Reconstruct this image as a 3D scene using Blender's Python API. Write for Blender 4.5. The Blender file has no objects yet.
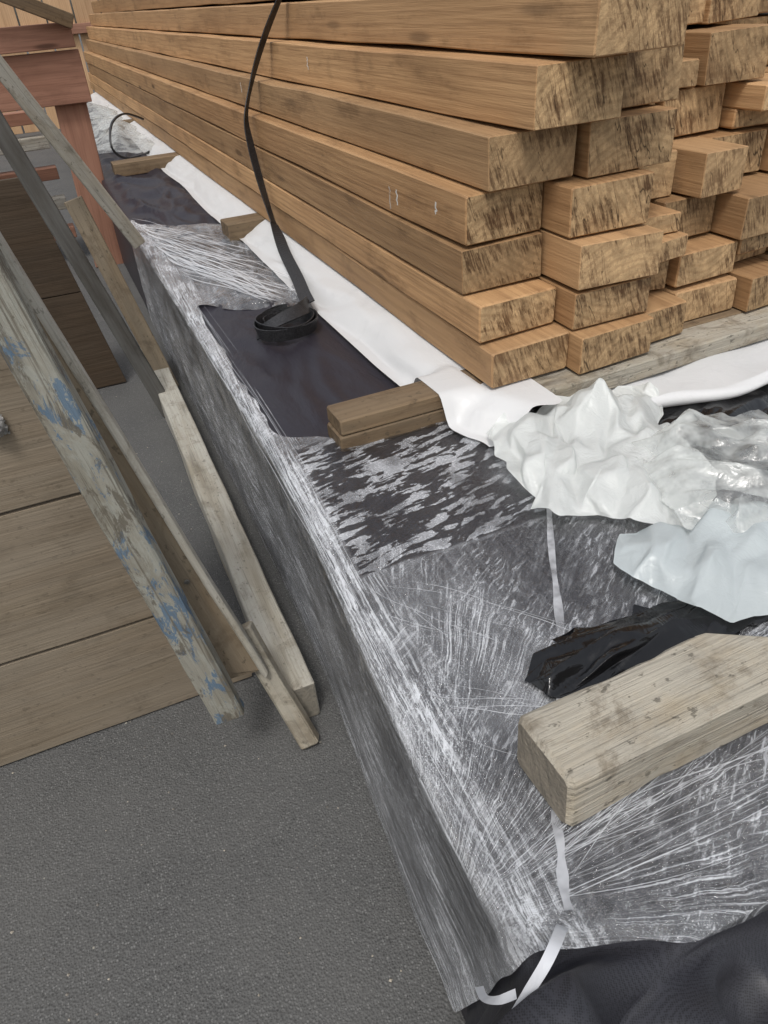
import bpy, bmesh, math, random
import numpy as np
from mathutils import Vector, Matrix, noise
from mathutils.geometry import delaunay_2d_cdt
random.seed(7)
S=bpy.context.scene
col=S.collection
S.view_settings.view_transform='Standard'
S.view_settings.look='None'
S.view_settings.exposure=0
H=1.15
# ---------------------------------------------------------------- helpers
def N(x,y=0,z=0): return noise.noise(Vector((x,y,z)))
def sm(a,b,x):
    t=max(0,min(1,(x-a)/(b-a))); return t*t*(3-2*t)
def empty(name,loc,label=None,cat=None,group=None):
    o=bpy.data.objects.new(name,None); o.location=loc; o.empty_display_size=.1
    col.objects.link(o)
    if label:o["label"]=label
    if cat:o["category"]=cat
    if group:o["group"]=group
    return o
def adopt(o,p):
    o.parent=p; o.matrix_parent_inverse=Matrix.Translation(-Vector(p.location))
def mobj(name,verts,faces,mat,parent=None,smooth=False,label=None,cat=None,group=None,kind=None,mw=None):
    me=bpy.data.meshes.new(name); me.from_pydata([tuple(v) for v in verts],[],faces); me.update()
    if smooth: me.polygons.foreach_set('use_smooth',[True]*len(me.polygons))
    o=bpy.data.objects.new(name,me); me.materials.append(mat); col.objects.link(o)
    if mw is not None:o.matrix_world=mw
    if parent: adopt(o,parent)
    if label:o["label"]=label
    if cat:o["category"]=cat
    if group:o["group"]=group
    if kind:o["kind"]=kind
    return o
def beam_mesh(w,l,h,seg=10,ch=.003,rough=.0008,seed=0,bow=0,skewL=0,skewR=0,chip=0,rag=0):
    V=[];F=[]
    sec=[(-w/2+ch,-h/2),(w/2-ch,-h/2),(w/2,-h/2+ch),(w/2,h/2-ch),(w/2-ch,h/2),(-w/2+ch,h/2),(-w/2,h/2-ch),(-w/2,-h/2+ch)]
    ys=[-l/2,-l/2+ch]+[-l/2+l*i/seg for i in range(1,seg)]+[l/2-ch,l/2]
    n=len(ys)
    for k,y in enumerate(ys):
        inset=ch*.8 if k in(0,n-1) else 0
        for j,(x,z) in enumerate(sec):
            xx=x*(1-2*inset/w); zz=z*(1-2*inset/h)
            d=rough
            nx=N(x*9+seed*3.1,y*5,z*9)*d; nz=N(x*9+40+seed,y*5,z*9+7)*d
            if chip and k>1 and k<n-2:
                c=max(0,N(seed*5+j*3,y*14,2.2)-.15)*chip
                xx*=1-c; zz*=1-c
            b=bow*(1-(2*y/l)**2)
            sk=(skewL*(x/w) if y<0 else skewR*(x/w))
            rg=rag*N(j*7.3,seed,1) if k<2 else 0
            V.append((xx+nx+b,y+sk*abs(2*y/l)+rg,zz+nz))
    for k in range(n-1):
        for j in range(8):
            a=k*8+j;b=k*8+(j+1)%8
            F.append((a,b,b+8,a+8))
    F.append(tuple(range(7,-1,-1))); F.append(tuple((n-1)*8+j for j in range(8)))
    F=[tuple(reversed(f)) for f in F]
    return V,F
def frame(p0,p1,up):
    p0=Vector(p0);p1=Vector(p1);y=(p1-p0).normalized();up=Vector(up)
    x=y.cross(up).normalized(); z=x.cross(y).normalized()
    m=Matrix((x,y,z)).transposed().to_4x4(); m.translation=(p0+p1)/2
    return m,(p1-p0).length
def beam(name,p0,p1,w,h,mat,up=(0,0,1),parent=None,**k):
    meta={a:k.pop(a) for a in('label','cat','group') if a in k}
    m,l=frame(p0,p1,up)
    V,F=beam_mesh(w,l,h,**k)
    me_o=mobj(name,V,F,mat,**meta)
    me_o.matrix_world=m
    if parent:
        me_o.parent=parent; me_o.matrix_parent_inverse=Matrix.Translation(-Vector(parent.location))
    return me_o
# ---------------------------------------------------------------- node helper
class G:
    def __init__(s,name):
        s.m=bpy.data.materials.new(name); s.m.use_nodes=True; s.t=s.m.node_tree; s.t.nodes.clear()
        s.out=s.n('ShaderNodeOutputMaterial')
    def n(s,ty,**k):
        x=s.t.nodes.new(ty)
        for a,b in k.items(): setattr(x,a,b)
        return x
    def l(s,a,b): s.t.links.new(a,b)
    def inp(s,sock,v):
        if isinstance(v,bpy.types.NodeSocket): s.l(v,sock)
        elif v is not None: sock.default_value=v
    def math(s,op,a,b=None,c=None,clamp=False):
        x=s.n('ShaderNodeMath',operation=op,use_clamp=clamp)
        s.inp(x.inputs[0],a); s.inp(x.inputs[1],b)
        if c is not None: s.inp(x.inputs[2],c)
        return x.outputs[0]
    def vmath(s,op,a,b=None):
        x=s.n('ShaderNodeVectorMath',operation=op); s.inp(x.inputs[0],a); s.inp(x.inputs[1],b)
        return x.outputs[0]
    def scale(s,v,sc): return s.vmath('MULTIPLY',v,sc)
    def rot(s,v,ang):
        x=s.n('ShaderNodeMapping'); s.l(v,x.inputs[0]); x.inputs['Rotation'].default_value=(0,0,ang); return x.outputs[0]
    def noise(s,v,sc=1,det=4,ro=.55,dist=0,out=0):
        x=s.n('ShaderNodeTexNoise'); s.l(v,x.inputs['Vector']); x.inputs['Scale'].default_value=sc
        x.inputs['Detail'].default_value=det; x.inputs['Roughness'].default_value=ro; x.inputs['Distortion'].default_value=dist
        return x.outputs[out]
    def vor(s,v,sc=1,feat='F1',out='Distance',rnd=1):
        x=s.n('ShaderNodeTexVoronoi',feature=feat); s.l(v,x.inputs['Vector']); x.inputs['Scale'].default_value=sc
        x.inputs['Randomness'].default_value=rnd
        return x.outputs[out]
    def ss(s,v,a,b,lo=0,hi=1):
        x=s.n('ShaderNodeMapRange',interpolation_type='SMOOTHSTEP'); s.inp(x.inputs[0],v)
        x.inputs[1].default_value=a;x.inputs[2].default_value=b;x.inputs[3].default_value=lo;x.inputs[4].default_value=hi
        return x.outputs[0]
    def mix(s,f,a,b,mode='MIX'):
        x=s.n('ShaderNodeMix',data_type='RGBA',blend_type=mode)
        s.inp(x.inputs[0],f)
        for sock,v in((x.inputs[6],a),(x.inputs[7],b)):
            if isinstance(v,(tuple,list)): v=(*v[:3],1)
            s.inp(sock,v)
        return x.outputs[2]
    def bump(s,h,st=.3,d=.01,nrm=None):
        x=s.n('ShaderNodeBump'); s.l(h,x.inputs['Height']); x.inputs['Strength'].default_value=st; x.inputs['Distance'].default_value=d
        if nrm: s.l(nrm,x.inputs['Normal'])
        return x.outputs[0]
    def bsdf(s,c,r=.6,nrm=None,spec=.5,**k):
        x=s.n('ShaderNodeBsdfPrincipled')
        if isinstance(c,(tuple,list)): c=(*c[:3],1)
        s.inp(x.inputs['Base Color'],c); s.inp(x.inputs['Roughness'],r); x.inputs['Specular IOR Level'].default_value=spec
        if nrm: s.l(nrm,x.inputs['Normal'])
        for a,b in k.items(): s.inp(x.inputs[a],b)
        return x.outputs[0]
    def obj(s):
        tc=s.n('ShaderNodeTexCoord'); return tc.outputs['Object'],tc.outputs['Normal']
    def fin(s,sh): s.l(sh,s.out.inputs[0]); return s.m
def wood(name,c1,c2,cd,ce=None,cedark=None,grain=1,end_dark=.6,weather=0,cw=(.25,.24,.22),paint=None,ring=30,bump=.25,rough=.75,stain=.35,tonev=.35,wy=2.4,hue=None,grime=0):
    g=G(name); P0,Nm=g.obj()
    oi=g.n('ShaderNodeObjectInfo'); r=oi.outputs['Random']
    off=g.n('ShaderNodeCombineXYZ'); g.l(g.math('MULTIPLY',r,37.1),off.inputs[0]); g.l(g.math('MULTIPLY',r,91.7),off.inputs[1]); g.l(g.math('MULTIPLY',r,53.3),off.inputs[2])
    P=g.vmath('ADD',P0,off.outputs[0])
    wc=g.noise(g.scale(P,(6,1.2,6)),1,3,.6,0,1)
    w3=g.n('ShaderNodeSeparateXYZ'); g.l(wc,w3.inputs[0]); warp,big,dirt=w3.outputs
    r2=g.math('SUBTRACT',g.math('MULTIPLY',g.math('FRACT',g.math('MULTIPLY',r,13.7)),.5),.25)
    r3=g.math('SUBTRACT',g.math('MULTIPLY',g.math('FRACT',g.math('MULTIPLY',r,29.3)),.10),.19)
    sx=g.n('ShaderNodeSeparateXYZ'); g.l(P0,sx.inputs[0])
    X=g.math('ADD',sx.outputs[0],r2); Z=g.math('ADD',sx.outputs[2],r3)
    rad=g.math('SQRT',g.math('ADD',g.math('MULTIPLY',X,X),g.math('MULTIPLY',Z,Z)))
    ph=g.math('ADD',g.math('MULTIPLY',rad,ring*6.28*2.2),g.math('MULTIPLY',warp,16))
    rings=g.ss(g.math('SINE',ph),-.2,1)
    fib=g.noise(g.scale(P,(170,3.5,170)),1,4,.6)
    fib2=g.noise(g.scale(P,(38,1.0,38)),1,4,.6)
    c=g.mix(g.ss(big,.3,.7),c1,c2)
    c=g.mix(g.math('MULTIPLY',rings,.30*grain),c,cd)
    c=g.mix(g.ss(fib,.5,.72,0,.55*grain),c,cd)
    c=g.mix(g.ss(fib2,.55,.75,0,.6*grain),c,cd)
    kn=g.vor(g.scale(P,(9,1.7,9)),1)
    c=g.mix(g.ss(kn,.05,.13,.8,0),c,tuple(x*.45 for x in cd))
    if hue: c=g.mix(g.math('MULTIPLY',g.math('FRACT',g.math('MULTIPLY',r,17.3)),.55),c,hue)
    tone=g.math('ADD',g.math('MULTIPLY',g.math('FRACT',g.math('MULTIPLY',r,7.9)),tonev),1-tonev*.5)
    tn=g.n('ShaderNodeCombineXYZ'); [g.l(tone,tn.inputs[i]) for i in range(3)]
    c=g.mix(1,c,tn.outputs[0],'MULTIPLY')
    blot=g.noise(g.scale(P,(13,5,13)),1,6,.68)
    c=g.mix(g.ss(blot,.5,.75,0,stain),c,tuple(x*.4 for x in cd))
    c=g.mix(g.ss(dirt,.5,.8,0,stain),c,tuple(x*.6 for x in cd))
    if weather:
        wn=g.noise(g.scale(P,(18,wy,18)),1,5,.65)
        c=g.mix(g.ss(wn,.3,.62,0,weather),c,cw)
        c=g.mix(g.ss(fib,.58,.7,0,.5*weather),c,tuple(x*.35 for x in cw))
    if grime:
        gn=g.noise(g.scale(P,(16,12,16)),1,7,.72,.5)
        c=g.mix(g.ss(gn,.50,.66,0,grime),c,tuple(x*.75 for x in cd))
        gs=g.noise(g.scale(P,(90,55,90)),1,3,.6)
        c=g.mix(g.ss(gs,.62,.68,0,grime),c,(.035,.03,.022))
    if paint:
        pc=g.noise(g.scale(P,(40,15,40)),1,7,.74,.4,1)
        p3=g.n('ShaderNodeSeparateXYZ'); g.l(pc,p3.inputs[0])
        c=g.mix(g.ss(p3.outputs[0],.47,.57,0,.75),c,(.29,.29,.255))
        band=g.ss(g.noise(g.scale(P,(3,3.6,3)),1,2),.42,.58)
        c=g.mix(g.math('MULTIPLY',g.ss(g.math('ADD',p3.outputs[1],g.math('MULTIPLY',band,.038)),.555,.585),.8),c,paint)
        c=g.mix(g.ss(p3.outputs[2],.55,.61,0,.8),c,(.10,.085,.065))
        c=g.mix(g.ss(fib,.54,.65,0,.75),c,(.12,.105,.08))
    nx=g.n('ShaderNodeSeparateXYZ'); g.l(Nm,nx.inputs[0])
    em=g.ss(g.math('ABSOLUTE',nx.outputs[1]),.75,.9)
    ce=ce or c1; cedark=cedark or tuple(x*.3 for x in cd)
    tilt=g.n('ShaderNodeMapping'); g.l(P,tilt.inputs[0]); tilt.inputs['Rotation'].default_value=(0,.35,0)
    e1=g.noise(g.scale(tilt.outputs[0],(140,3,18)),1,5,.74,.5)
    e2=g.noise(g.scale(P,(12,1,17)),1,4,.65)
    ec=g.mix(g.ss(fib2,.35,.65),ce,tuple(x*.66 for x in ce))
    ec=g.mix(g.math('MULTIPLY',rings,.28),ec,tuple(x*.8 for x in cd))
    ec=g.mix(g.ss(g.noise(g.scale(P,(240,4,240)),1,3,.7),.45,.7,0,.55),ec,tuple(x*.5 for x in ce))
    mk=g.math('MULTIPLY',g.ss(e1,.43,.60),g.ss(e2,.40,.58,.10,1))
    ec=g.mix(g.math('MULTIPLY',mk,end_dark*.95),ec,cedark)
    ec=g.mix(g.ss(e2,.52,.72,0,.6*end_dark),ec,tuple(x*1.8 for x in cedark))
    ck=g.noise(g.scale(tilt.outputs[0],(26,2,3.5)),1,3,.6,.3)
    ec=g.mix(g.ss(g.math('ABSOLUTE',g.math('SUBTRACT',ck,.59)),0,.008,.9,0),ec,tuple(x*.4 for x in cedark))
    if hue: ec=g.mix(g.math('MULTIPLY',g.math('FRACT',g.math('MULTIPLY',r,17.3)),.4),ec,g.mix(.5,ec,tuple(x*1.1 for x in hue)))
    ec=g.mix(1,ec,tn.outputs[0],'MULTIPLY')
    if weather: ec=g.mix(weather*.5,ec,tuple(x*.8 for x in cw))
    c=g.mix(em,c,ec)
    return g.fin(g.bsdf(c,rough,g.bump(g.noise(g.scale(P,(150,4,150)),1,3,.7),bump*1.6,.004),spec=.25))
M={}
M['timber']=wood('sawn_timber',(.47,.285,.140),(.35,.20,.095),(.19,.098,.042),ce=(.51,.345,.185),cedark=(.065,.032,.014),end_dark=1,stain=.5,tonev=.5,rough=.62,hue=(.37,.235,.125))
M['bearer']=wood('bearer_wood',(.20,.135,.075),(.15,.10,.058),(.08,.048,.026),weather=.3,cw=(.18,.15,.11),grime=.4)
M['greyblock']=wood('weathered_block',(.37,.32,.245),(.29,.25,.185),(.15,.115,.075),ce=(.24,.20,.15),weather=.6,cw=(.37,.35,.305),end_dark=.6,stain=1,bump=.7,wy=11,grain=.6,grime=.6)
M['greyplank']=wood('grey_plank',(.36,.33,.27),(.30,.27,.215),(.18,.15,.11),ce=(.25,.21,.15),weather=.8,cw=(.43,.415,.37),end_dark=.6,bump=.5,stain=.6,grime=.45)
M['strip']=wood('strip_wood',(.32,.26,.18),(.26,.21,.145),(.13,.10,.065),weather=.75,cw=(.34,.32,.27),bump=.5,stain=.8,grime=.5)
M['ply']=wood('ply_strip',(.24,.18,.115),(.19,.145,.095),(.11,.08,.05),weather=.4,cw=(.26,.23,.18),bump=.5,stain=.8,ring=10,grime=.5)
M['panel']=wood('panel_board',(.225,.18,.13),(.20,.16,.112),(.14,.105,.07),weather=.5,cw=(.24,.205,.16),stain=.5,ring=9,grain=.6,grime=.25)
M['shadepanel']=wood('shade_toned_panel_board',(.085,.06,.04),(.07,.048,.03),(.045,.03,.018),weather=.2,cw=(.08,.065,.05))  # shade on the rear panel is painted into this darker board colour
M['blue']=wood('blue_painted_rail',(.27,.25,.20),(.22,.205,.165),(.12,.10,.075),weather=.6,cw=(.30,.29,.25),paint=(.07,.13,.205),bump=.7,stain=.6)
M['dark']=wood('dark_leg',(.13,.12,.105),(.10,.095,.085),(.05,.04,.03),weather=.5,cw=(.15,.15,.145),stain=.6)
M['red']=wood('reddish_lumber',(.36,.19,.13),(.30,.15,.10),(.19,.09,.06),ring=16,stain=.3)
M['pale']=wood('pale_lumber',(.55,.36,.21),(.47,.30,.17),(.33,.19,.10),stain=.1)
# asphalt
g=G('asphalt'); P,_=g.obj()
a=g.noise(P,3,5,.6); b=g.noise(P,300,2,.7)
vn=g.n('ShaderNodeTexVoronoi'); g.l(P,vn.inputs['Vector']); vn.inputs['Scale'].default_value=265
vc=g.n('ShaderNodeSeparateXYZ'); g.l(vn.outputs['Color'],vc.inputs[0])
stn=g.ss(vn.outputs['Distance'],.25,.6,1,0)
c=g.mix(g.ss(b,.3,.7),(.060,.060,.060),(.105,.105,.103))
c=g.mix(g.math('MULTIPLY',g.ss(vc.outputs[0],.5,1,0,.8),stn),c,(.20,.20,.195))
c=g.mix(g.math('MULTIPLY',g.ss(vc.outputs[1],.7,1,0,.8),stn),c,(.026,.026,.026))
c=g.mix(g.ss(a,.3,.7,0,.5),c,(.118,.116,.112))
cn=g.n('ShaderNodeTexVoronoi'); g.l(P,cn.inputs['Vector']); cn.inputs['Scale'].default_value=30
csx=g.n('ShaderNodeSeparateXYZ'); g.l(cn.outputs['Color'],csx.inputs[0])
c=g.mix(g.math('MULTIPLY',g.ss(csx.outputs[0],.93,.95),g.ss(cn.outputs['Distance'],.05,.09,1,0)),c,(.34,.32,.27))
M['asphalt']=g.fin(g.bsdf(c,.78,g.bump(g.vor(P,265),.6,.003),spec=.3))
def blackplastic(name,c=(.022,.021,.026),r=.38,weave=False,k=.8,sc=9):
    g=G(name); P,_=g.obj()
    w=g.noise(g.scale(P,(sc,sc*.4,sc)),1,5,.55,1.0)
    nb=g.bump(g.math('ABSOLUTE',g.math('SUBTRACT',w,.5)),k,.02)
    cc=c
    if weave:
        wv=g.vor(g.rot(P,.5),520,rnd=.35)
        cc=g.mix(g.ss(wv,.2,.6),tuple(x*.55 for x in c),tuple(x*1.8 for x in c))
    return g.fin(g.bsdf(cc,r,nb,spec=.5))
M['black']=blackplastic('black_wrap',(.022,.019,.026),.45,k=.45,sc=6)
M['shiny']=blackplastic('glossy_black_film',(.008,.008,.009),.14,sc=14,k=.3)
M['fabric']=blackplastic('black_mesh_fabric',(.017,.017,.021),.5,weave=True,k=.35,sc=5)
g=G('black_webbing'); P,_=g.obj()
wv=g.noise(P,350,2); M['strap']=g.fin(g.bsdf(g.mix(g.ss(wv,.4,.6),(.009,.009,.010),(.032,.032,.035)),.5,g.bump(wv,.4,.002)))
g=G('grey_rag'); P,_=g.obj(); M['rag']=g.fin(g.bsdf(g.mix(g.ss(g.noise(P,90,3),.4,.6),(.26,.25,.24),(.42,.41,.39)),.9))
def whiteplastic(name,c,trans=.25,r=.35,alpha=1.0,k=.4,sc=30):
    g=G(name); P,_=g.obj()
    w=g.noise(P,sc,4,.6,.8); cr=g.math('ABSOLUTE',g.math('SUBTRACT',w,.5))
    nb=g.bump(cr,k,.012)
    cc=g.mix(g.ss(g.noise(P,9,5,.65),.55,.8,0,.25),c,tuple(x*.5 for x in c))
    a=g.bsdf(cc,r,nb,spec=.5)
    t=g.n('ShaderNodeBsdfTranslucent'); g.inp(t.inputs[0],(*c,1))
    m=g.n('ShaderNodeMixShader'); m.inputs[0].default_value=trans; g.l(a,m.inputs[1]); g.l(t.outputs[0],m.inputs[2])
    res=m.outputs[0]
    if alpha<1:
        tr=g.n('ShaderNodeBsdfTransparent'); gl=g.n('ShaderNodeBsdfGlossy'); gl.inputs['Roughness'].default_value=.25; g.l(nb,gl.inputs['Normal'])
        m1=g.n('ShaderNodeMixShader'); m1.inputs[0].default_value=.09; g.l(tr.outputs[0],m1.inputs[1]); g.l(gl.outputs[0],m1.inputs[2])
        f=g.ss(g.noise(P,18,3,.6),.35,.65,alpha*.5,min(1,alpha+.25))
        m2=g.n('ShaderNodeMixShader'); g.l(f,m2.inputs[0]); g.l(m1.outputs[0],m2.inputs[1]); g.l(res,m2.inputs[2]); res=m2.outputs[0]
    return g.fin(res)
M['white']=whiteplastic('white_plastic',(.82,.84,.82),.4,.32,k=.55,sc=24)
M['sheet']=whiteplastic('white_sheet',(.70,.70,.70),.15,.4,k=.25,sc=10)
M['bluewhite']=whiteplastic('pale_blue_plastic',(.58,.63,.64),.3,.32,k=.4,sc=18)
M['clear']=whiteplastic('clear_plastic',(.78,.80,.78),.4,.3,alpha=.42)
M['tape']=whiteplastic('white_tape',(.60,.61,.64),.1,.3,k=.2)
M['fainttape']=whiteplastic('faint_white_tape',(.60,.61,.64),.1,.3,k=.2,alpha=.5)
# stretch film
g=G('stretch_film'); P,_=g.obj()
at=g.n('ShaderNodeAttribute',attribute_name='zone'); zs=g.n('ShaderNodeSeparateXYZ'); g.l(at.outputs['Vector'],zs.inputs[0])
zL,zS,zF=zs.outputs[0],zs.outputs[1],zs.outputs[2]
zA=g.n('ShaderNodeAttribute',attribute_name='haze').outputs['Fac']
bl=g.noise(g.scale(P,(12,6,12)),1,4,.6,.3,1); b3=g.n('ShaderNodeSeparateXYZ'); g.l(bl,b3.inputs[0])
bA,bB,bC=[g.ss(o,.38,.62) for o in b3.outputs]
Pb=g.vmath('ADD',P,g.scale(bl,(.022,.022,.022)))
LyN=g.noise(g.vmath('ADD',g.scale(g.rot(Pb,.05),(200,1.6,200)),(3,1,0)),1,5,.78)
Ly=g.ss(LyN,.45,.64)
q=g.vmath('SUBTRACT',Pb,(.13,.31,0)); qs=g.n('ShaderNodeSeparateXYZ'); g.l(q,qs.inputs[0])
ang=g.math('ARCTAN2',qs.outputs[1],qs.outputs[0]); rad=g.math('SQRT',g.math('ADD',g.math('MULTIPLY',qs.outputs[0],qs.outputs[0]),g.math('MULTIPLY',qs.outputs[1],qs.outputs[1])))
cv=g.n('ShaderNodeCombineXYZ'); g.l(g.math('MULTIPLY',ang,95),cv.inputs[0]); g.l(g.math('MULTIPLY',rad,6),cv.inputs[1])
FxN=g.noise(cv.outputs[0],1,5,.72)
Fx=g.ss(FxN,.47,.68)
CrN=g.noise(g.scale(g.rot(Pb,.95),(190,26,190)),1,4,.7,.6)
Cr=g.ss(CrN,.50,.66)
sa=g.noise(g.scale(g.rot(P,-.2),(17,58,40)),1,4,.6,.3)
drop=g.ss(g.math('ADD',sa,g.math('MULTIPLY',bA,-.05)),.445,.462)
dd_=g.vor(P,330); dots=g.ss(dd_,.16,.40,1,0)
mx=lambda a,b:g.math('MAXIMUM',a,b); mu=lambda a,b:g.math('MULTIPLY',a,b)
s=mu(mu(Ly,g.math('MULTIPLY_ADD',bA,.6,.3)),zL)
s=g.math('ADD',s,mu(mu(Fx,g.math('MULTIPLY_ADD',bB,.75,.12)),zF))
s=g.math('ADD',s,mu(mu(Cr,g.math('SUBTRACT',1,zS)),g.math('MULTIPLY_ADD',bC,.30,.06)))
s=g.math('ADD',s,mu(mu(zA,g.math('MULTIPLY_ADD',bC,.8,.55)),g.math('MULTIPLY_ADD',dots,.5,.7)))
s=g.math('ADD',s,mu(dots,mu(bB,.20)))
s=mu(s,g.math('SUBTRACT',1,mu(mu(drop,zS),.93)))
s=g.math('MINIMUM',s,.90)
hh=g.math('ADD',mu(LyN,mx(zL,.25)),g.math('ADD',mu(FxN,mx(zF,.2)),mu(CrN,.9)))
nb=g.bump(hh,.62,.007)
tr=g.n('ShaderNodeBsdfTransparent'); tr.inputs[0].default_value=(.95,.95,.97,1)
gl=g.n('ShaderNodeBsdfGlossy'); gl.inputs['Roughness'].default_value=.08; g.l(nb,gl.inputs['Normal'])
fr=g.n('ShaderNodeFresnel'); fr.inputs[0].default_value=1.5; g.l(nb,fr.inputs['Normal'])
m1=g.n('ShaderNodeMixShader'); g.l(g.math('MULTIPLY_ADD',fr.outputs[0],1.4,.02,clamp=True),m1.inputs[0]); g.l(tr.outputs[0],m1.inputs[1]); g.l(gl.outputs[0],m1.inputs[2])
wb=g.bsdf((.80,.82,.86),.18,nb,spec=.9)
m2=g.n('ShaderNodeMixShader'); g.l(s,m2.inputs[0]); g.l(m1.outputs[0],m2.inputs[1]); g.l(wb,m2.inputs[2])
M['film']=g.fin(m2.outputs[0])
g=G('film_fold'); P,_=g.obj()
tr=g.n('ShaderNodeBsdfTransparent'); wb=g.bsdf((.80,.82,.85),.2,spec=.8)
m2=g.n('ShaderNodeMixShader'); m2.inputs[0].default_value=.55; g.l(tr.outputs[0],m2.inputs[1]); g.l(wb,m2.inputs[2])
M['fold']=g.fin(m2.outputs[0])
# ---------------------------------------------------------------- ground
mobj('ground',[(-60,-60,0),(60,-60,0),(60,60,0),(-60,60,0)],[(0,1,2,3)],M['asphalt'],kind='structure',label='dark grey asphalt yard with fine aggregate',cat='ground')
V=[];F=[]
for i in range(260):
    x=random.uniform(-.9,.25);y=random.uniform(.35,3);r=random.uniform(.0012,.003)
    b=len(V)
    for dx,dy,dz in((1,0,0),(0,1,0),(-1,0,0),(0,-1,0),(0,0,1)):
        V.append((x+dx*r*random.uniform(.6,1.3),y+dy*r*random.uniform(.6,1.3),.0005+dz*r))
    F+= [(b,b+1,b+4),(b+1,b+2,b+4),(b+2,b+3,b+4),(b+3,b,b+4)]
g=G('grit'); P,_=g.obj(); M['grit']=g.fin(g.bsdf(g.mix(g.ss(g.noise(P,40,1),.4,.6),(.12,.11,.1),(.38,.34,.28)),.8))
mobj('gravel_grit',V,F,M['grit'],kind='stuff',label='loose grit scattered over the asphalt',cat='grit')
# ---------------------------------------------------------------- wrapped pack
PZ=.43
def x0(y): return .19+.055*sm(.25,1.3,y)
YF=.205
def packpt(u,v,off=0,seed=0):
    R=.012
    y=max(v,YF); dv=max(0,YF-v)
    xe=x0(y)
    if u>=R: x=xe+u; z=PZ
    elif u>-R:
        a=(u+R)/(2*R)*math.pi/2
        x=xe+R-R*math.cos(a); z=PZ-R+R*math.sin(a)
    else: x=xe; z=PZ+u
    if u>=R: nx,nz=0,1
    elif u>-R: nx,nz=-math.cos(a),math.sin(a)
    else: nx,nz=-1,0
    if dv>0: z=min(z,PZ-dv); ny=-1
    else: ny=0
    o=off+.003*N(y*1.6,seed,1)
    o+=.005*N(x*4,y*1.8,z*4+seed)*(1 if u>0 else .5)+.003*abs(N(x*9+3,y*3,z*9+seed))
    return Vector((x+nx*o,y+ny*o,max(.002,z+nz*o)))
pack=empty('wrapped_pallet',(.9,3,0),'long low load in black tarp and clear stretch film','pallet load')
def tidy(o,it=5):
    bm=bmesh.new(); bm.from_mesh(o.data)
    bmesh.ops.delete(bm,geom=[v for v in bm.verts if not v.link_faces],context='VERTS')
    for _ in range(it):
        nw={}
        for v in bm.verts:
            be=[e for e in v.link_edges if e.is_boundary]
            if len(be)==2: nw[v]=(v.co*2+be[0].other_vert(v).co+be[1].other_vert(v).co)/4
        for v,c in nw.items(): v.co=c
    bm.to_mesh(o.data); bm.free()
def grid(name,us,vs,keep,fn,mat,parent,smooth=True,attr=None,label=None,td=0,**kw):
    V=[fn(u,v) for v in vs for u in us]; nu=len(us); F=[]
    for j in range(len(vs)-1):
        for i in range(nu-1):
            if keep((us[i]+us[i+1])/2,(vs[j]+vs[j+1])/2): F.append((j*nu+i,j*nu+i+1,(j+1)*nu+i+1,(j+1)*nu+i))
    o=mobj(name,V,F,mat,parent,smooth,label=label,**kw)
    if attr:
        buf=[];hb=[]
        for v in vs:
            for u in us:
                a=attr(u,v); buf+=[a[0],a[1],a[2]]; hb.append(a[3])
        at=o.data.attributes.new('zone','FLOAT_VECTOR','POINT'); at.data.foreach_set('vector',buf)
        hz=o.data.attributes.new('haze','FLOAT','POINT'); hz.data.foreach_set('value',hb)
    tidy(o,td)
    return o
def lin(a,b,st):
    n=max(1,round((b-a)/st)); return [a+(b-a)*i/n for i in range(n+1)]
us=[-.428,-.35,-.25,-.15,-.08,-.04,-.02]+lin(-.012,.012,.004)+lin(.025,.45,.012)+lin(.47,1.9,.05); vs=[YF-.4+.05*i for i in range(8)]+lin(YF,8.6,.03)
def wrapfn(u,v):
    k=0
    if u>.03 and v>1.3:
        q=Vector((u*9,v*5,2)); q=q+Vector((N(q.x*.7,q.y*.7,1),N(q.x*.7,q.y*.7,5),0))
        q2=q*2.3
        k=((.007+.016*sm(3.0,3.4,v))*max(0,1-abs(noise.noise(q))*2.6)+.004*max(0,1-abs(noise.noise(q2))*3))*sm(.03,.08,u)*sm(.36,.28,u)
    p=packpt(u,v); p.z+=k; return p
grid('black_wrap',us,vs,lambda u,v:True,wrapfn,M['black'],pack,label='black tarpaulin covering over the load')
def cut(u):
    return .25-.36*u if u>0 else .25-.31*u
def keep(u,v):
    e=.012*N(u*9,v*9,5)+.006*N(u*30,v*30,2)
    if v<1.20+e*.6: return v>cut(u)+e*.3
    if u<.028+e*1.2+.10*sm(1.30,1.2,v): 
        return v<3.35+e*3
    if 2.12-.8*(u-.05)+e*3<v<3.25+e*5-.8*u and u<.46+e*3: return True
    return False
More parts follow.
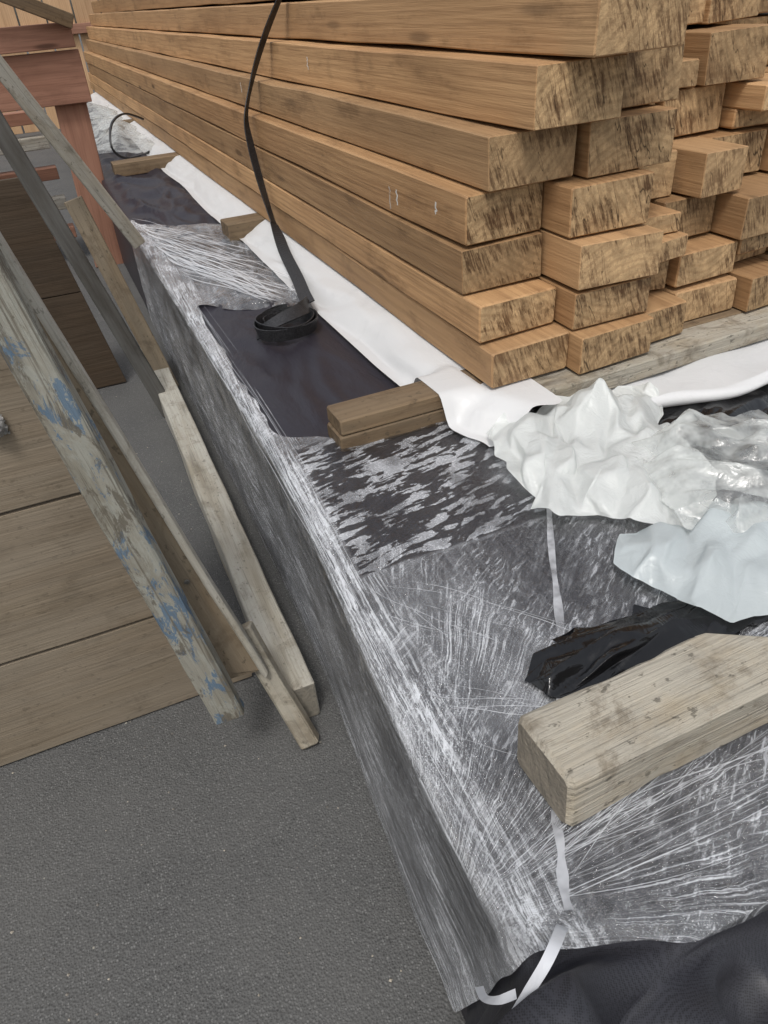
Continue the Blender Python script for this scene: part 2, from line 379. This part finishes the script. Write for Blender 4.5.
def zone(u,v):
    inr=sm(.035,.04,u)*sm(.46,.36,u+.1*N(u*9,v*9,3))*sm(.80,.805,v)*sm(1.25,1.2,v)
    top=1 if u>-.012 else 0
    if top: zL=.95*sm(.10,.01,u)+.10*sm(.4,.15,u)
    else: zL=.34+.36*sm(-.08,-.18,u)
    zL*=(1-inr)
    band=sm(.16,.0,abs(u-.09-(.72-v)*.35))*sm(.36,.5,v)*sm(.95,.75,v)
    zF=top*max(.85*sm(.66,.36,v),.9*band,.30*sm(.85,.6,v))
    if top:
        hz=max(.06,.34*sm(.075,.0,u),.28*band,.08*sm(.6,.34,v))
        hz=max(hz,.5*sm(.04,.0,v-cut(u))*sm(0,.02,v-cut(u)))
    else: hz=.08+.12*sm(-.07,-.15,u)+.25*sm(.05,0,v-cut(u))
    hz=hz*(1-inr)+.46*inr
    if v>2 and top: zF=max(zF,.4); hz=.14+.2*sm(.1,0,u)
    if top and .80<v<.812 and .03<u<.4: hz=max(hz,.65)
    if top and .032<u<.041 and .8<v<1.2: hz=max(hz,.65)
    return (min(1,zL),inr,min(1,zF),hz)
us=lin(-.42,-.02,.02)+lin(-.012,.012,.004)+lin(.02,1.15,.010); vs=lin(.02,3.5,.010)
def filmpt(u,v):
    p=packpt(u,v,.006)
    k=.0028*abs(N(u*40,v*3,1))+.002*abs(N(u*14+9,v*5,4))+.0028*abs(N((u+v)*40,(u-v)*9,6))
    if v<.6 and u>0:
        an=math.atan2(v-.30,u+.07); k+=.006*abs(N(an*14,math.hypot(v-.3,u+.07)*3,8))
    k+=.010*sm(.05,0,v-cut(u))
    if v>2.05 and u>0: k+=.02*abs(N(u*9+v*5,v*6-u*5,3))*sm(.01,.08,u)+.006*abs(N(u*40+v*18,v*8,3))
    if u<0: p.x-=k*.6+.006*abs(N(v*5,u*9,2))*sm(0,-.1,u)
    else: p.z+=k
    return p
grid('stretch_film',us,vs,keep,filmpt,M['film'],pack,attr=zone,label='creased clear stretch film beaded with water',td=8)
V=[];F=[]
def ribbon(pts,w,V,F,flat=True,up=Vector((0,0,1))):
    b=len(V)
    for i,p in enumerate(pts):
        t=(pts[min(i+1,len(pts)-1)]-pts[max(i-1,0)])
        if t.length<1e-6: t=Vector((1,0,0))
        s=t.normalized().cross(up)
        if s.length<.05: s=Vector((0,1,0))
        s.normalize()
        ww=w if not callable(w) else w(i/(len(pts)-1))
        V.append(p-s*ww/2); V.append(p+s*ww/2)
    for i in range(len(pts)-1): F.append((b+2*i,b+2*i+1,b+2*i+3,b+2*i+2))
def strand(a,b,w,sag=.02,o=.0115,wob=0):
    pts=[]
    d=Vector((b[0]-a[0],b[1]-a[1])); n=Vector((-d.y,d.x)); k=random.uniform(-sag,sag); m=36; sd=random.random()*99
    for i in range(m+1):
        t=i/m; q=Vector(a)+d*t+n*(k*math.sin(math.pi*t)+wob*N(t*3,sd,1))
        pts.append(packpt(q.x-x0(q.y),q.y,o))
    ribbon(pts,lambda t:w*(.3+.9*abs(N(t*5,k*50,3)))*min(1,6*t+.1,6*(1-t)+.1),V,F)
for i in range(36):
    a=(x0(.3)+random.uniform(0.01,.06),random.uniform(.28,.33))
    an=random.gauss(.10,.22); L=random.uniform(.3,.8)
    bx=a[0]+L*math.cos(an); strand(a,(bx,max(cut(bx-.19)+.02,a[1]+L*math.sin(an))),random.uniform(.0005,.0014),.05,wob=.03)
for i in range(46):
    y=random.uniform(.32,2.3); x=x0(y)+abs(random.gauss(.0,.022))+.003
    L=random.uniform(.4,1.0); strand((x,y),(x0(y+L)+(x-x0(y))*random.uniform(.8,1.1),min(3.2,y+L)),random.uniform(.0006,.002),.01)
for i in range(14):
    y=random.uniform(.5,.8); x=x0(y)+random.uniform(.01,.10)
    an=random.gauss(-.8,.15); L=random.uniform(.12,.35)
    strand((x,y),(x+L*math.cos(an),max(.25,y+L*math.sin(an))),random.uniform(.0006,.0015),.05,wob=.03)
for i in range(60):
    t=random.random()
    a=(x0(3)+.01+.05*t,3.28-1.0*t*random.uniform(.6,1)); b=(x0(2)+random.uniform(.22,.34),max(2.0,a[1]-random.uniform(.35,1.0)))
    strand(a,b,random.uniform(.003,.012),.06,o=.016+.02*random.random(),wob=.04)
mobj('film_fold',V,F,M['fold'],pack,True,label='bright gathered strands of stretch film',kind='stuff')
V=[];F=[]
path=[(.60,.83),(.52,.70),(.446,.57),(.36,.45),(.287,.347),(.262,.30),(.245,.262)]
pts=[]
for i in range(len(path)-1):
    for k in range(8):
        t=k/8; x=path[i][0]*(1-t)+path[i+1][0]*t; y=path[i][1]*(1-t)+path[i+1][1]*t
        p=packpt(max(-.02,x-x0(y)),y,.013); p.x+=.003*N(i+t,1,2); pts.append(p)
ribbon(pts,lambda t:.0095+.007*N(t*12,1,1),V,F)
mobj('packing_tape',V,F,M['fainttape'],pack,True,label='narrow faint white tape strip over the film')
def catmull(P,n=10):
    P=[Vector(p) for p in P]; out=[]
    for i in range(len(P)-1):
        a=P[max(i-1,0)];b=P[i];c=P[i+1];d=P[min(i+2,len(P)-1)]
        for k in range(n):
            t=k/n
            out.append(.5*((2*b)+(c-a)*t+(2*a-5*b+4*c-d)*t*t+(3*b-a-3*c+d)*t**3))
    out.append(P[-1]); return out
V=[];F=[]
ribbon(catmull([(.232,.255,.452),(.222,.246,.474),(.205,.232,.490),(.188,.222,.488),(.168,.216,.468),(.150,.212,.435),(.140,.205,.38)],8),lambda t:.011-.003*t,V,F)
ribbon(catmull([(.150,.262,.40),(.146,.245,.42),(.152,.232,.44),(.165,.226,.452)],8),.008,V,F)
mobj('packing_tape',V,F,M['tape'],pack,True,label='loose white tape end looping over black fabric')
def fabpt(u,v):
    d=cut(u)-v
    b=sm(-.005,.06,d)
    q=Vector((u*5+v*4,v*9-u*4,3.3)); q=q+Vector((N(q.x*.6,q.y*.6,1),N(q.x*.6,q.y*.6,8),0))*1.1
    f=max(-.7,1-abs(noise.noise(q))*3.6); f2=1-abs(noise.noise(q*2.1))*2.4
    o=.004+b*(.028+.046*f+.009*f2)
    p=packpt(u,v,max(.002,o))
    if v<YF: p.y-=.06*sm(0,.12,YF-v)*(.4+.6*abs(N(u*4,v*2,4)))
    return p
grid('black_fabric',lin(-.33,-.02,.012)+lin(-.012,.012,.004)+lin(.02,1.1,.008),lin(-.12,.37,.006),lambda u,v:v<cut(u)+.02,fabpt,M['fabric'],None,label='folded black mesh fabric bulging from the load end',cat='fabric',td=4)
# ---------------------------------------------------------------- bearers
beam('timber_bearer',(.362,1.205,.447),(1.5,1.225,.447),.075,.033,M['bearer'],label='brown doubled wooden bearer under the stack on black tarp',cat='wood bearer',group='bearers under the stack',seed=1,chip=.05)
beam('timber_bearer',(.366,1.207,.481),(1.5,1.222,.481),.077,.033,M['bearer'],label='brown doubled wooden bearer under the stack on black tarp',cat='wood bearer',group='bearers under the stack',seed=2,chip=.05)
for y,xl in((2.80,.53),(4.45,.32),(6.2,.45)):
    beam('timber_bearer',(xl,y,.467),(1.5,y+.02,.467),.11,.065,M['bearer'],label='brown wooden bearer under the timber stack on black tarp',cat='wood bearer',group='bearers under the stack',seed=y)
beam('timber_bearer',(.76,1.125,.474),(1.7,1.17,.474),.09,.04,M['greyblock'],label='flat grey weathered bearer under the beam ends',cat='wood bearer',group='bearers under the stack',seed=9,chip=.04)
beam('timber_block',(.290,.382,.480),(.61,.392,.480),.094,.078,M['greyblock'],label='weathered grey timber block resting on film wrapped load',cat='timber block',seed=4,ch=.006,rough=.005,chip=.10,seg=40,skewR=.145)
# ---------------------------------------------------------------- timber stack
layers=[
 (.500,.078,.664,[1.134,1.105,1.12,1.17,1.2,1.22,1.3]),
 (.580,.074,.664,[1.180,1.135,1.22,1.19,1.28,1.25,1.3]),
 (.656,.088,.664,[1.240,1.125,1.20,1.30,1.22,1.3,1.35]),
 (.746,.092,.664,[1.243,1.165,1.28,1.24,1.34,1.3,1.4]),
 (.840,.093,.708,[1.216,1.195,1.30,1.40,1.3,1.4,1.4]),
 (.935,.100,.755,[1.160,1.240,1.40,1.32,1.5,1.4]),
 (1.038,.095,.81,[1.085,1.36,1.48,1.40,1.55]),
 (1.137,.095,.87,[1.25,1.42,1.55,1.46]),
 (1.236,.09,.93,[1.4,1.5]),
]
def tbeam(x,z,w,h,yf,yb,seed,flip):
    V_,F_=beam_mesh(w,yb-yf,h,seg=24,ch=random.uniform(.0015,.0035),rough=.004,seed=seed,bow=random.uniform(-.004,.004),skewL=random.uniform(-.016,.016),skewR=.01)
    m=Matrix.Translation((x+w/2,(yf+yb)/2,z+h/2))@Matrix.Rotation(random.uniform(-.001,.001),4,'Z')@Matrix.Rotation(math.pi if flip else 0,4,'Y')
    mobj('timber_beam',V_,F_,M['timber'],mw=m,label='long sawn tan timber beam in the strapped stack',cat='timber beam',group='stacked timber beams')
for li,(z,h,xl,ys) in enumerate(layers):
    x=xl
    for ci,yf in enumerate(ys):
        w=.178 if ci<2 else random.choice([.12,.15,.17])
        if li>=4 and ci==1: w=.19
        yb=9.2+random.uniform(-.15,.15)
        if ci>=2 and li>0 and random.random()<.3:
            h1=h*random.uniform(.42,.52)
            tbeam(x,z,w,h1-.002,yf+random.uniform(-.05,.06),yb,li*7+ci,0)
            tbeam(x+random.uniform(-.003,.003),z+h1,w,h-h1-.004,yf+random.uniform(-.06,.09),yb,li*7+ci+.5,1)
        else:
            tbeam(x,z,w,h-(.003 if ci<2 else random.uniform(.003,.008)),yf+(random.uniform(-.03,.04) if ci>1 else 0),yb,li*7+ci,(li+ci)%2)
        x+=w+(random.uniform(.003,.007) if ci<2 else random.uniform(.003,.014))
# ---------------------------------------------------------------- white sheet below the stack
def sheetpt(s,y):
    xe=.560+.025*N(y*1.7,2,2)+.012*sm(1.5,1.15,y)
    xa=.76; x=xa+(xe-xa)*s
    z=.498-.060*sm(.38,.95,s)+.008*N(x*10,y*3,1)*sm(.4,.6,s)+.018*abs(N(s*3+y*1.2,y*4-s*2,5))*sm(.35,.7,s)+.004*abs(N(s*9+y*3,y*12-s*4,7))*sm(.35,.6,s)
    x-=.025*math.sin(s*3.1)*sm(.4,.7,s)*(.6+N(y*2.5,1,1))
    br=sm(.09,.045,abs(y-1.215))
    z=max(z,PZ+.016)
    z=z*(1-br)+max(z,.4995)*br if x<.66 else z
    if y<1.13: z-=.02*sm(1.13,1.0,y)*sm(.3,.7,s); z=max(z,PZ+.013)
    return Vector((x+.03*sm(1.12,1.04,y)*s,y+.02*N(s*4,1,7)*sm(1.1,1.0,y),min(z,.4985 if x>.66 else .53)))
grid('plastic_sheet',lin(0,1,.03),lin(1.03,1.4,.01)+lin(1.42,8.9,.02),lambda a,b:True,sheetpt,M['sheet'],None,label='white plastic sheet tucked under the timber stack',cat='plastic sheet')
def sheet2(s,x):
    yf=.93+.03*N(x*5,2,1)+.05*sm(1.1,.86,x); y=1.5+(yf-1.5)*s
    z=.448+.004*N(x*9,y*9,1)+.02*sm(.5,.8,s)*abs(N(x*4,y*5,3))
    if s>.86:
        a=(s-.86)/.14*4.2*(.75+.4*N(x*6,1,1)); y=yf+.03-.018*math.sin(a)+0; z+=.014*(1-math.cos(a))
    return Vector((x,y,z))
grid('plastic_sheet',lin(0,.86,.03)+lin(.87,1,.012),lin(.78,1.85,.02),lambda a,b:True,sheet2,M['sheet'],None,label='white plastic sheet with rolled edge beneath beam ends',cat='plastic sheet')
# ---------------------------------------------------------------- crumpled things
def inside(p,poly):
    c=False;j=len(poly)-1
    for i in range(len(poly)):
        a,b=poly[i],poly[j]
        if (a[1]>p[1])!=(b[1]>p[1]) and p[0]<(b[0]-a[0])*(p[1]-a[1])/(b[1]-a[1])+a[0]: c=not c
        j=i
    return c
def edist(p,poly):
    d=9
    for i in range(len(poly)):
        a=Vector(poly[i]);b=Vector(poly[(i+1)%len(poly)]);ab=b-a
        t=max(0,min(1,(Vector(p)-a).dot(ab)/ab.length_squared)); d=min(d,(a+ab*t-Vector(p)).length)
    return d
def crumple(name,poly,base,mat,seed,cell=.024,amp=.02,lift=.03,edge=.06,lat=.010,floor=None,an=1.8,rot=.6,levels=3,frac=.10,curl=.03,top=None,sharp=30,relax=1,**kw):
    """thin sheet crumpled into irregular facets, refined by midpoint displacement"""
    rng=random.Random(seed)
    B=[]
    for i in range(len(poly)):
        a=Vector(poly[i]);b=Vector(poly[(i+1)%len(poly)]); n=max(1,int((b-a).length/cell))
        for k in range(n):
            q=a.lerp(b,k/n); nn=Vector((-(b-a).y,(b-a).x)).normalized()
            B.append(q+nn*rng.uniform(-.35,.35)*cell)
    cr,sr=math.cos(rot),math.sin(rot)
    xs=[p.x for p in B]; ys=[p.y for p in B]
    area=(max(xs)-min(xs))*(max(ys)-min(ys)); tries=int(area/(cell*cell)*9)
    bp=[(p.x,p.y) for p in B]
    inner=[]
    def met(a,b):
        dx,dy=a[0]-b[0],a[1]-b[1]; x=dx*cr+dy*sr; y=-dx*sr+dy*cr
        return math.hypot(x/an,y)
    for _ in range(tries):
        q=(rng.uniform(min(xs),max(xs)),rng.uniform(min(ys),max(ys)))
        if not inside(q,bp) or edist(q,bp)<cell*.45: continue
        if all(met(q,r)>cell*.72 for r in inner): inner.append(q)
    def st(p): x=p[0]*cr+p[1]*sr; y=-p[0]*sr+p[1]*cr; return Vector((x/an,y))
    allp=[(p.x,p.y) for p in B]+inner
    nb_=len(B)
    res=delaunay_2d_cdt([st(p) for p in allp],[],[list(range(nb_))],1,1e-7)
    bm=bmesh.new(); vs_=[]
    for v in res[0]:
        x=v.x*an; y=v.y; X_=x*cr-y*sr; Y_=x*sr+y*cr
        d=edist((X_,Y_),bp); fe=sm(0,edge,d)
        z=base+lift*(.25+.75*fe)*(1+.6*N(X_*8,Y_*8,seed))+rng.uniform(-1,1)*amp*(.5+.5*fe)
        if d<.004: z+=curl*max(0,N(X_*16,Y_*16,seed+4)+.1)
        if top: z+=top(X_,Y_)
        X_+=rng.uniform(-1,1)*lat; Y_+=rng.uniform(-1,1)*lat
        if floor is not None and z<floor: z=floor+rng.uniform(0,.004)
        vs_.append(bm.verts.new((X_,Y_,z)))
    for f in res[2]:
        try: bm.faces.new([vs_[i] for i in f])
        except ValueError: pass
    bmesh.ops.triangulate(bm,faces=bm.faces[:])
    fr_=frac
    for L in range(levels):
        old=set(bm.verts)
        bmesh.ops.subdivide_edges(bm,edges=bm.edges[:],cuts=1,use_grid_fill=True)
        bm.normal_update()
        for v in bm.verts:
            if v not in old:
                el=min(e.calc_length() for e in v.link_edges)*2
                v.co+=v.normal*rng.uniform(-1,1)*el*fr_ + Vector((rng.uniform(-1,1),rng.uniform(-1,1),0))*el*fr_*.6
                if floor is not None and v.co.z<floor-.001: v.co.z=floor-.001
        bmesh.ops.triangulate(bm,faces=bm.faces[:])
        fr_*=.6
    for _ in range(relax):
        bmesh.ops.smooth_vert(bm,verts=bm.verts[:],factor=.4,use_axis_x=True,use_axis_y=True,use_axis_z=True)
    me=bpy.data.meshes.new(name); bm.to_mesh(me); bm.free()
    me.polygons.foreach_set('use_smooth',[True]*len(me.polygons))
    if sharp<90: me.set_sharp_from_angle(angle=math.radians(sharp))
    o=bpy.data.objects.new(name,me); me.materials.append(mat); col.objects.link(o)
    for a,b in kw.items(): o['category' if a=='cat' else a]=b
    return o
fl=PZ+.014
pk=lambda x,y:.045*math.exp(-((x-.80)**2+(y-.99)**2)/.0035)
crumple('crumpled_plastic',[(.60,1.06),(.66,1.08),(.72,1.08),(.84,1.06),(.97,1.06),(.97,.98),(.90,.93),(.90,.84),(.86,.74),(.80,.66),(.73,.67),(.69,.62),(.66,.70),(.60,.75),(.555,.79),(.57,.90)],PZ+.016,M['white'],9,cell=.024,amp=.0155,lift=.045,floor=fl,lat=.010,an=2.1,rot=.95,curl=.035,frac=.09,sharp=55,relax=3,top=pk,label='crumpled white plastic wrapping beside the beam ends',cat='plastic wrapping')
crumple('crumpled_plastic',[(.78,.84),(.90,.88),(1.06,.84),(1.02,.64),(.84,.54),(.74,.57),(.70,.64),(.72,.76)],PZ+.035,M['clear'],5,cell=.024,amp=.016,lift=.05,floor=fl,an=1.8,rot=-.5,sharp=60,relax=2,frac=.10,label='crumpled clear plastic wrapping beside white plastic',cat='plastic wrapping')
crumple('crumpled_plastic',[(.60,.67),(.66,.68),(.72,.66),(.80,.68),(.92,.58),(.92,.50),(.80,.465),(.74,.475),(.70,.455),(.64,.475),(.61,.50),(.60,.54),(.575,.60)],PZ+.024,M['bluewhite'],8,cell=.028,amp=.014,lift=.034,floor=fl,an=2.2,rot=.5,edge=.03,curl=.03,frac=.08,sharp=60,relax=3,label='pale blue grey plastic flap beside black plastic',cat='plastic wrapping')
crumple('black_plastic',[(.352,.505),(.38,.548),(.47,.562),(.58,.555),(.70,.550),(.95,.55),(.95,.47),(.68,.462),(.50,.456),(.40,.466)],PZ+.010,M['shiny'],11,cell=.013,amp=.009,lift=.020,floor=fl,an=4.5,rot=.12,edge=.035,frac=.08,sharp=75,relax=2,curl=0,label='twisted glossy black plastic behind the timber block',cat='black plastic')
crumple('black_plastic',[(.90,1.0),(1.5,1.0),(1.5,.60),(.95,.60),(.92,.8)],PZ+.008,M['shiny'],14,cell=.05,amp=.012,lift=.01,floor=fl,an=3,rot=.3,sharp=60,label='glossy black plastic sheet over the load',cat='black plastic')
# ---------------------------------------------------------------- strap
def band(name,pts,wdir,w,th,mat,**kw):
    V=[];F=[]
    n=len(pts)
    for i,p in enumerate(pts):
        t=(pts[min(i+1,n-1)]-pts[max(i-1,0)]).normalized()
        wd=wdir(i/(n-1)) if callable(wdir) else Vector(wdir)
        wd=(wd-t*wd.dot(t)).normalized(); nn=t.cross(wd)
        for a,b in((-1,-1),(1,-1),(1,1),(-1,1)): V.append(p+wd*w/2*a+nn*th/2*b)
    for i in range(n-1):
        for j in range(4): F.append((4*i+j,4*i+(j+1)%4,4*i+4+(j+1)%4,4*i+4+j))
    F.append((3,2,1,0)); F.append((4*n-4,4*n-3,4*n-2,4*n-1))
    return mobj(name,V,F,mat,**kw)
strap=empty('ratchet_strap',(.65,2.5,.45),'black webbing strap round the stack with folded loose end','strap')
sp=catmull([(1.05,2.50,1.345),(.93,2.52,1.34),(.900,2.53,1.31),(.845,2.56,1.235),(.780,2.60,1.137),(.728,2.65,1.037),(.680,2.67,.936),(.640,2.66,.840),(.635,2.64,.76),(.637,2.60,.66),(.640,2.54,.56),(.640,2.48,.51),(.615,2.33,.485),(.58,2.1,.475),(.55,1.95,.48),(.535,1.86,.48)],10)
band('webbing',sp,lambda t:Vector((.65+.2*math.sin(t*25),.75,0)) if t<.7 else Vector((.65,.75,0)).lerp(Vector((.9,.3,.3)),sm(.7,.85,t)),.036,.003,M['strap'],parent=strap)
cp=[]
for i in range(110):
    a=i/110*2*math.pi*2.3; k=1-.13*a/6.28
    lx=.092*k*math.cos(a+1)+.006*math.sin(a*2.3); ly=.072*k*math.sin(a+1)+.006*math.cos(a*1.7)
    cp.append(Vector((.455+lx*.93-ly*.35,1.79+lx*.35+ly*.93,PZ+.036+.007*math.sin(a*.9+1))))
band('webbing_coil',cp,lambda t:Vector((.25*math.cos(t*15+1),.25*math.sin(t*15+1),1)),.032,.003,M['strap'],parent=strap)
cp=catmull([(.372,1.80,PZ+.022),(.40,1.765,PZ+.050),(.44,1.765,PZ+.062),(.50,1.80,PZ+.062),(.54,1.87,PZ+.05)],10)
band('webbing',cp,(.2,1,.45),.036,.003,M['strap'],parent=strap)
cab=catmull([(.62,5.2,.60),(.50,5.0,.66),(.40,4.8,.64),(.36,4.7,.54),(.42,4.75,.47),(.55,4.9,.455),(.68,5.1,.47)],8)
band('cord',cab,(0,0,1),.010,.010,M['strap'],label='black cord looped off the end of the load',cat='cord')
def scrap(x,y,z,sz,mat,seed):
    pts=[Vector((x-.004-.012*abs(N(i,seed,1)),y+.01*N(i*.7,seed,3),z+sz*(i/6-.5))) for i in range(7)]
    V=[];F=[]; ribbon(pts,.006,V,F,up=Vector((1,0,0)))
    mobj('plastic_scrap',V,F,mat,smooth=True,label='tiny torn plastic scrap stapled to a beam',cat='plastic scrap',group='scraps on the beams')
scrap(.660,1.55,.78,.045,M['clear'],1); scrap(.660,1.33,.80,.022,M['white'],2); scrap(.754,2.3,.99,.03,M['white'],3); scrap(.70,2.9,.9,.03,M['white'],4); scrap(.655,1.50,.79,.03,M['white'],6)
# ---------------------------------------------------------------- loose plank beside load
beam('grey_plank',(.154,.955,.047),(.168,2.85,.047),.070,.09,M['greyplank'],label='weathered grey plank lying on asphalt beside the load',cat='plank',seed=31,rough=.004,chip=.07,seg=40)
# ---------------------------------------------------------------- near panel with blue rail
def slantboard(name,y,z0,z1,xl,xr0,xr1,th,mat,parent,rag=0):
    V=[];F=[];n=14; nz=12
    def b(x,z): return .0025*N(x*6,z*3,y)
    for i in range(n+1):
        t=i/n
        ring=[(z0+(z1-z0)*k/nz,-th/2) for k in range(nz+1)]+[(z1-(z1-z0)*k/nz,th/2) for k in range(nz+1)]
        for (zz,yy) in ring:
            xr=xr0+(xr1-xr0)*((zz-z0)/(z1-z0))
            if i==n: xr+=rag*(N(zz*60,1,y)+N(zz*140,2,y))
            x=xl+(xr-xl)*t
            V.append((x,y+yy+b(x,zz),zz+.002*N(x*9,(z0+z1)*50,1)))
    m=2*(nz+1)
    for i in range(n):
        for j in range(m): F.append((m*i+j,m*i+m+j,m*i+m+(j+1)%m,m*i+(j+1)%m))
    for k in range(nz):
        F.append((k,k+1,m-2-k,m-1-k)); o=m*n; F.append((o+m-1-k,o+m-2-k,o+k+1,o+k))
    R=Matrix.Rotation(-math.pi/2,4,'Z'); Ri=R.inverted(); c=Vector(((xl+xr0)/2,y,(z0+z1)/2))
    V=[Ri@(Vector(v)-c) for v in V]
    o=mobj(name,V,F,mat); o.matrix_world=Matrix.Translation(c)@R
    o.parent=parent; o.matrix_parent_inverse=Matrix.Translation(-Vector(parent.location))
    return o
tr=empty('wooden_panel',(-.3,1.1,0),'plank panel with blue paint flecked rail standing on asphalt','wooden panel')
def xr(z): return .095-.20*z
for a,b in((.006,.234),(.242,.522),(.529,.80),(.806,1.02)):
    slantboard('board',1.12,a,b,-1.5,xr(a),xr(b),.022,M['panel'],tr,rag=.014)
beam('painted_rail',(.024,.90,.150),(-.133,.99,1.12),.052,.030,M['blue'],up=(-.25,-1,.1),parent=tr,seed=41,rough=.003,chip=.07,seg=40,label='rail covered in flaking blue and grey paint')
beam('ply_strip',(.064,.955,.175),(-.143,1.085,1.05),.070,.014,M['ply'],up=(-.12,-1,.1),parent=tr,seed=44,rough=.004,chip=.06,seg=30,rag=.05,label='brown plywood strip with splintered lower end')
beam('leg',(.148,.895,.006),(.088,1.010,.235),.036,.030,M['strip'],up=(-.3,-1,.2),parent=tr,seed=42,rough=.003,chip=.08,seg=24)
beam('edge_batten',(.102,.950,.17),(-.098,1.072,1.0),.012,.028,M['greyplank'],up=(-.12,-1,.1),parent=tr,seed=45,rough=.003,chip=.10,seg=34,rag=.03)
def disc(name,c,r,mat,parent):
    V=[];F=[];n=10
    for k in range(n): V.append((c[0]+r*math.cos(k*6.283/n),c[1],c[2]+r*math.sin(k*6.283/n)))
    for k in range(n): V.append((c[0]+r*.7*math.cos(k*6.283/n),c[1]-.002,c[2]+r*.7*math.sin(k*6.283/n)))
    for k in range(n): F.append((k,(k+1)%n,n+(k+1)%n,n+k))
    F.append(tuple(range(n,2*n))); mobj(name,V,F,mat,parent)
for t in(.25,.5,.62): disc('screw',(.07-.207*t,.9450+.13*t,.175+.875*t),.005,M['dark'],tr)
V=[];F=[]
rr=random.Random(4)
for i in range(14):
    for j in range(14):
        rd=math.sin(math.pi*i/13)*math.sin(math.pi*j/13)
        V.append((-.195+.036*i/13+.002*rr.uniform(-1,1),1.105-.022*rd+.004*rr.uniform(-1,1),.655+.034*j/13+.002*rr.uniform(-1,1)))
for i in range(13):
    for j in range(13): F.append((i*14+j,i*14+14+j,i*14+15+j,i*14+j+1))
mobj('cloth_rag',V,F,M['rag'],smooth=True,label='small dull grey rag tuft caught on the panel',cat='rag')
# ---------------------------------------------------------------- rear panel
tr2=empty('wooden_panel',(-.4,2.7,0),'plank panel coloured dark for shade, with leaning weathered legs','wooden panel')
def xr2(z): return .05-.17*z
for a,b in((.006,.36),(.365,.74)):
    slantboard('board',2.78,a,b,-2.2,xr2(a),xr2(b),.022,M['shadepanel'],tr2)
beam('leg',(.15,2.42,.006),(-.11,2.42,1.02),.05,.04,M['dark'],up=(0,-1,0),parent=tr2,seed=51,chip=.08,seg=30)
beam('loose_plank',(.215,2.72,.50),(-.12,2.52,1.22),.045,.05,M['greyplank'],up=(0,-1,0),label='thin pale plank leaning against the shaded panel',cat='plank',seed=53,chip=.07,seg=30)
beam('loose_plank',(.19,2.6,.01),(.05,2.75,.66),.06,.03,M['ply'],up=(0,-1,0),label='short brown plank leaning beside the shaded panel',cat='plank',seed=54)
# ---------------------------------------------------------------- reddish frame
fr=empty('lumber_rack',(-.3,4.5,0),'reddish new lumber rack standing behind the panels','lumber rack')
beam('post',(.17,4.45,0),(.20,4.45,.80),.15,.06,M['red'],up=(0,-1,0),parent=fr,seed=61)
beam('rail',(-2.2,4.40,.90),(.30,4.40,.90),.22,.05,M['red'],up=(0,-1,0),parent=fr,seed=62)
beam('rail',(-2.2,4.38,1.07),(.29,4.38,1.07),.10,.07,M['red'],up=(0,-1,0),parent=fr,seed=63)
beam('post',(-.35,4.5,0),(-.35,4.5,.80),.1,.06,M['red'],up=(0,-1,0),parent=fr,seed=64)
beam('brace',(-.1,4.25,1.30),(.30,4.32,1.12),.06,.05,M['bearer'],up=(0,-1,0),parent=fr,seed=65)
for k,z in enumerate((.15,.3,.45,.6,.72)):
    beam('loose_plank',(-1.8,4.7,z),(.05,4.72+.02*k,z),.10,.06,M['greyplank' if k%2 else 'red'],up=(0,0,1),label='grey board stacked behind the reddish frame',cat='plank',group='boards behind the frame',seed=70+k)
for k in range(34):
    x=-4+k*.31
    beam('fence_board',(x,11+.02*random.random(),0),(x,11,2.3+.02*random.random()),.29,.03,M['pale'],up=(0,-1,0),label='upright pale timber hoarding board at the yard edge',cat='fence board',group='hoarding boards',seed=80+k,seg=4)
beam('fence_rail',(-4.2,10.95,1.0),(6.6,10.95,1.0),.1,.05,M['red'],up=(0,-1,0),label='horizontal rail across the pale hoarding',cat='fence rail',seed=120)
crumple('wrapped_bundle',[(.28,4.9),(.62,4.9),(.64,7.5),(.25,7.5)],PZ+.03,M['clear'],31,cell=.09,amp=.04,lift=.06,edge=.12,lat=.03,an=1.5,rot=1.2,levels=2,floor=fl,label='clear film bundle lying over the far end of the load',cat='film bundle')
# ---------------------------------------------------------------- camera
fwd=Vector((.286,.7645,-.578)).normalized(); right=Vector((.915,-.3967,-.071)); right=(right-fwd*right.dot(fwd)).normalized(); up=right.cross(fwd)
cam=bpy.data.cameras.new('camera'); co=bpy.data.objects.new('camera',cam); col.objects.link(co)
m=Matrix((right,up,-fwd)).transposed().to_4x4(); m.translation=(0,0,H); co.matrix_world=m
cam.sensor_fit='VERTICAL'; cam.sensor_height=36; cam.lens=740/1024*36; cam.clip_start=.02; cam.clip_end=300
S.camera=co
# ---------------------------------------------------------------- light
w=bpy.data.worlds.new('World'); S.world=w; w.use_nodes=True; t=w.node_tree
bg=t.nodes['Background']; sky=t.nodes.new('ShaderNodeTexSky'); sky.sky_type='NISHITA'; sky.sun_disc=False
EL,AZ=math.radians(60),math.radians(215)
sky.sun_elevation=EL; sky.sun_rotation=AZ; sky.dust_density=4; sky.air_density=1.6
hs=t.nodes.new('ShaderNodeHueSaturation'); hs.inputs['Saturation'].default_value=.35
t.links.new(sky.outputs[0],hs.inputs['Color']); t.links.new(hs.outputs[0],bg.inputs[0]); bg.inputs[1].default_value=.15
sl=bpy.data.lights.new('sun','SUN'); sl.energy=1.5; sl.angle=math.radians(12); sl.color=(1,.98,.95)
so=bpy.data.objects.new('sun',sl); col.objects.link(so)
d=Vector((math.sin(AZ)*math.cos(EL),math.cos(AZ)*math.cos(EL),math.sin(EL)))
so.rotation_euler=d.to_track_quat('Z','Y').to_euler()
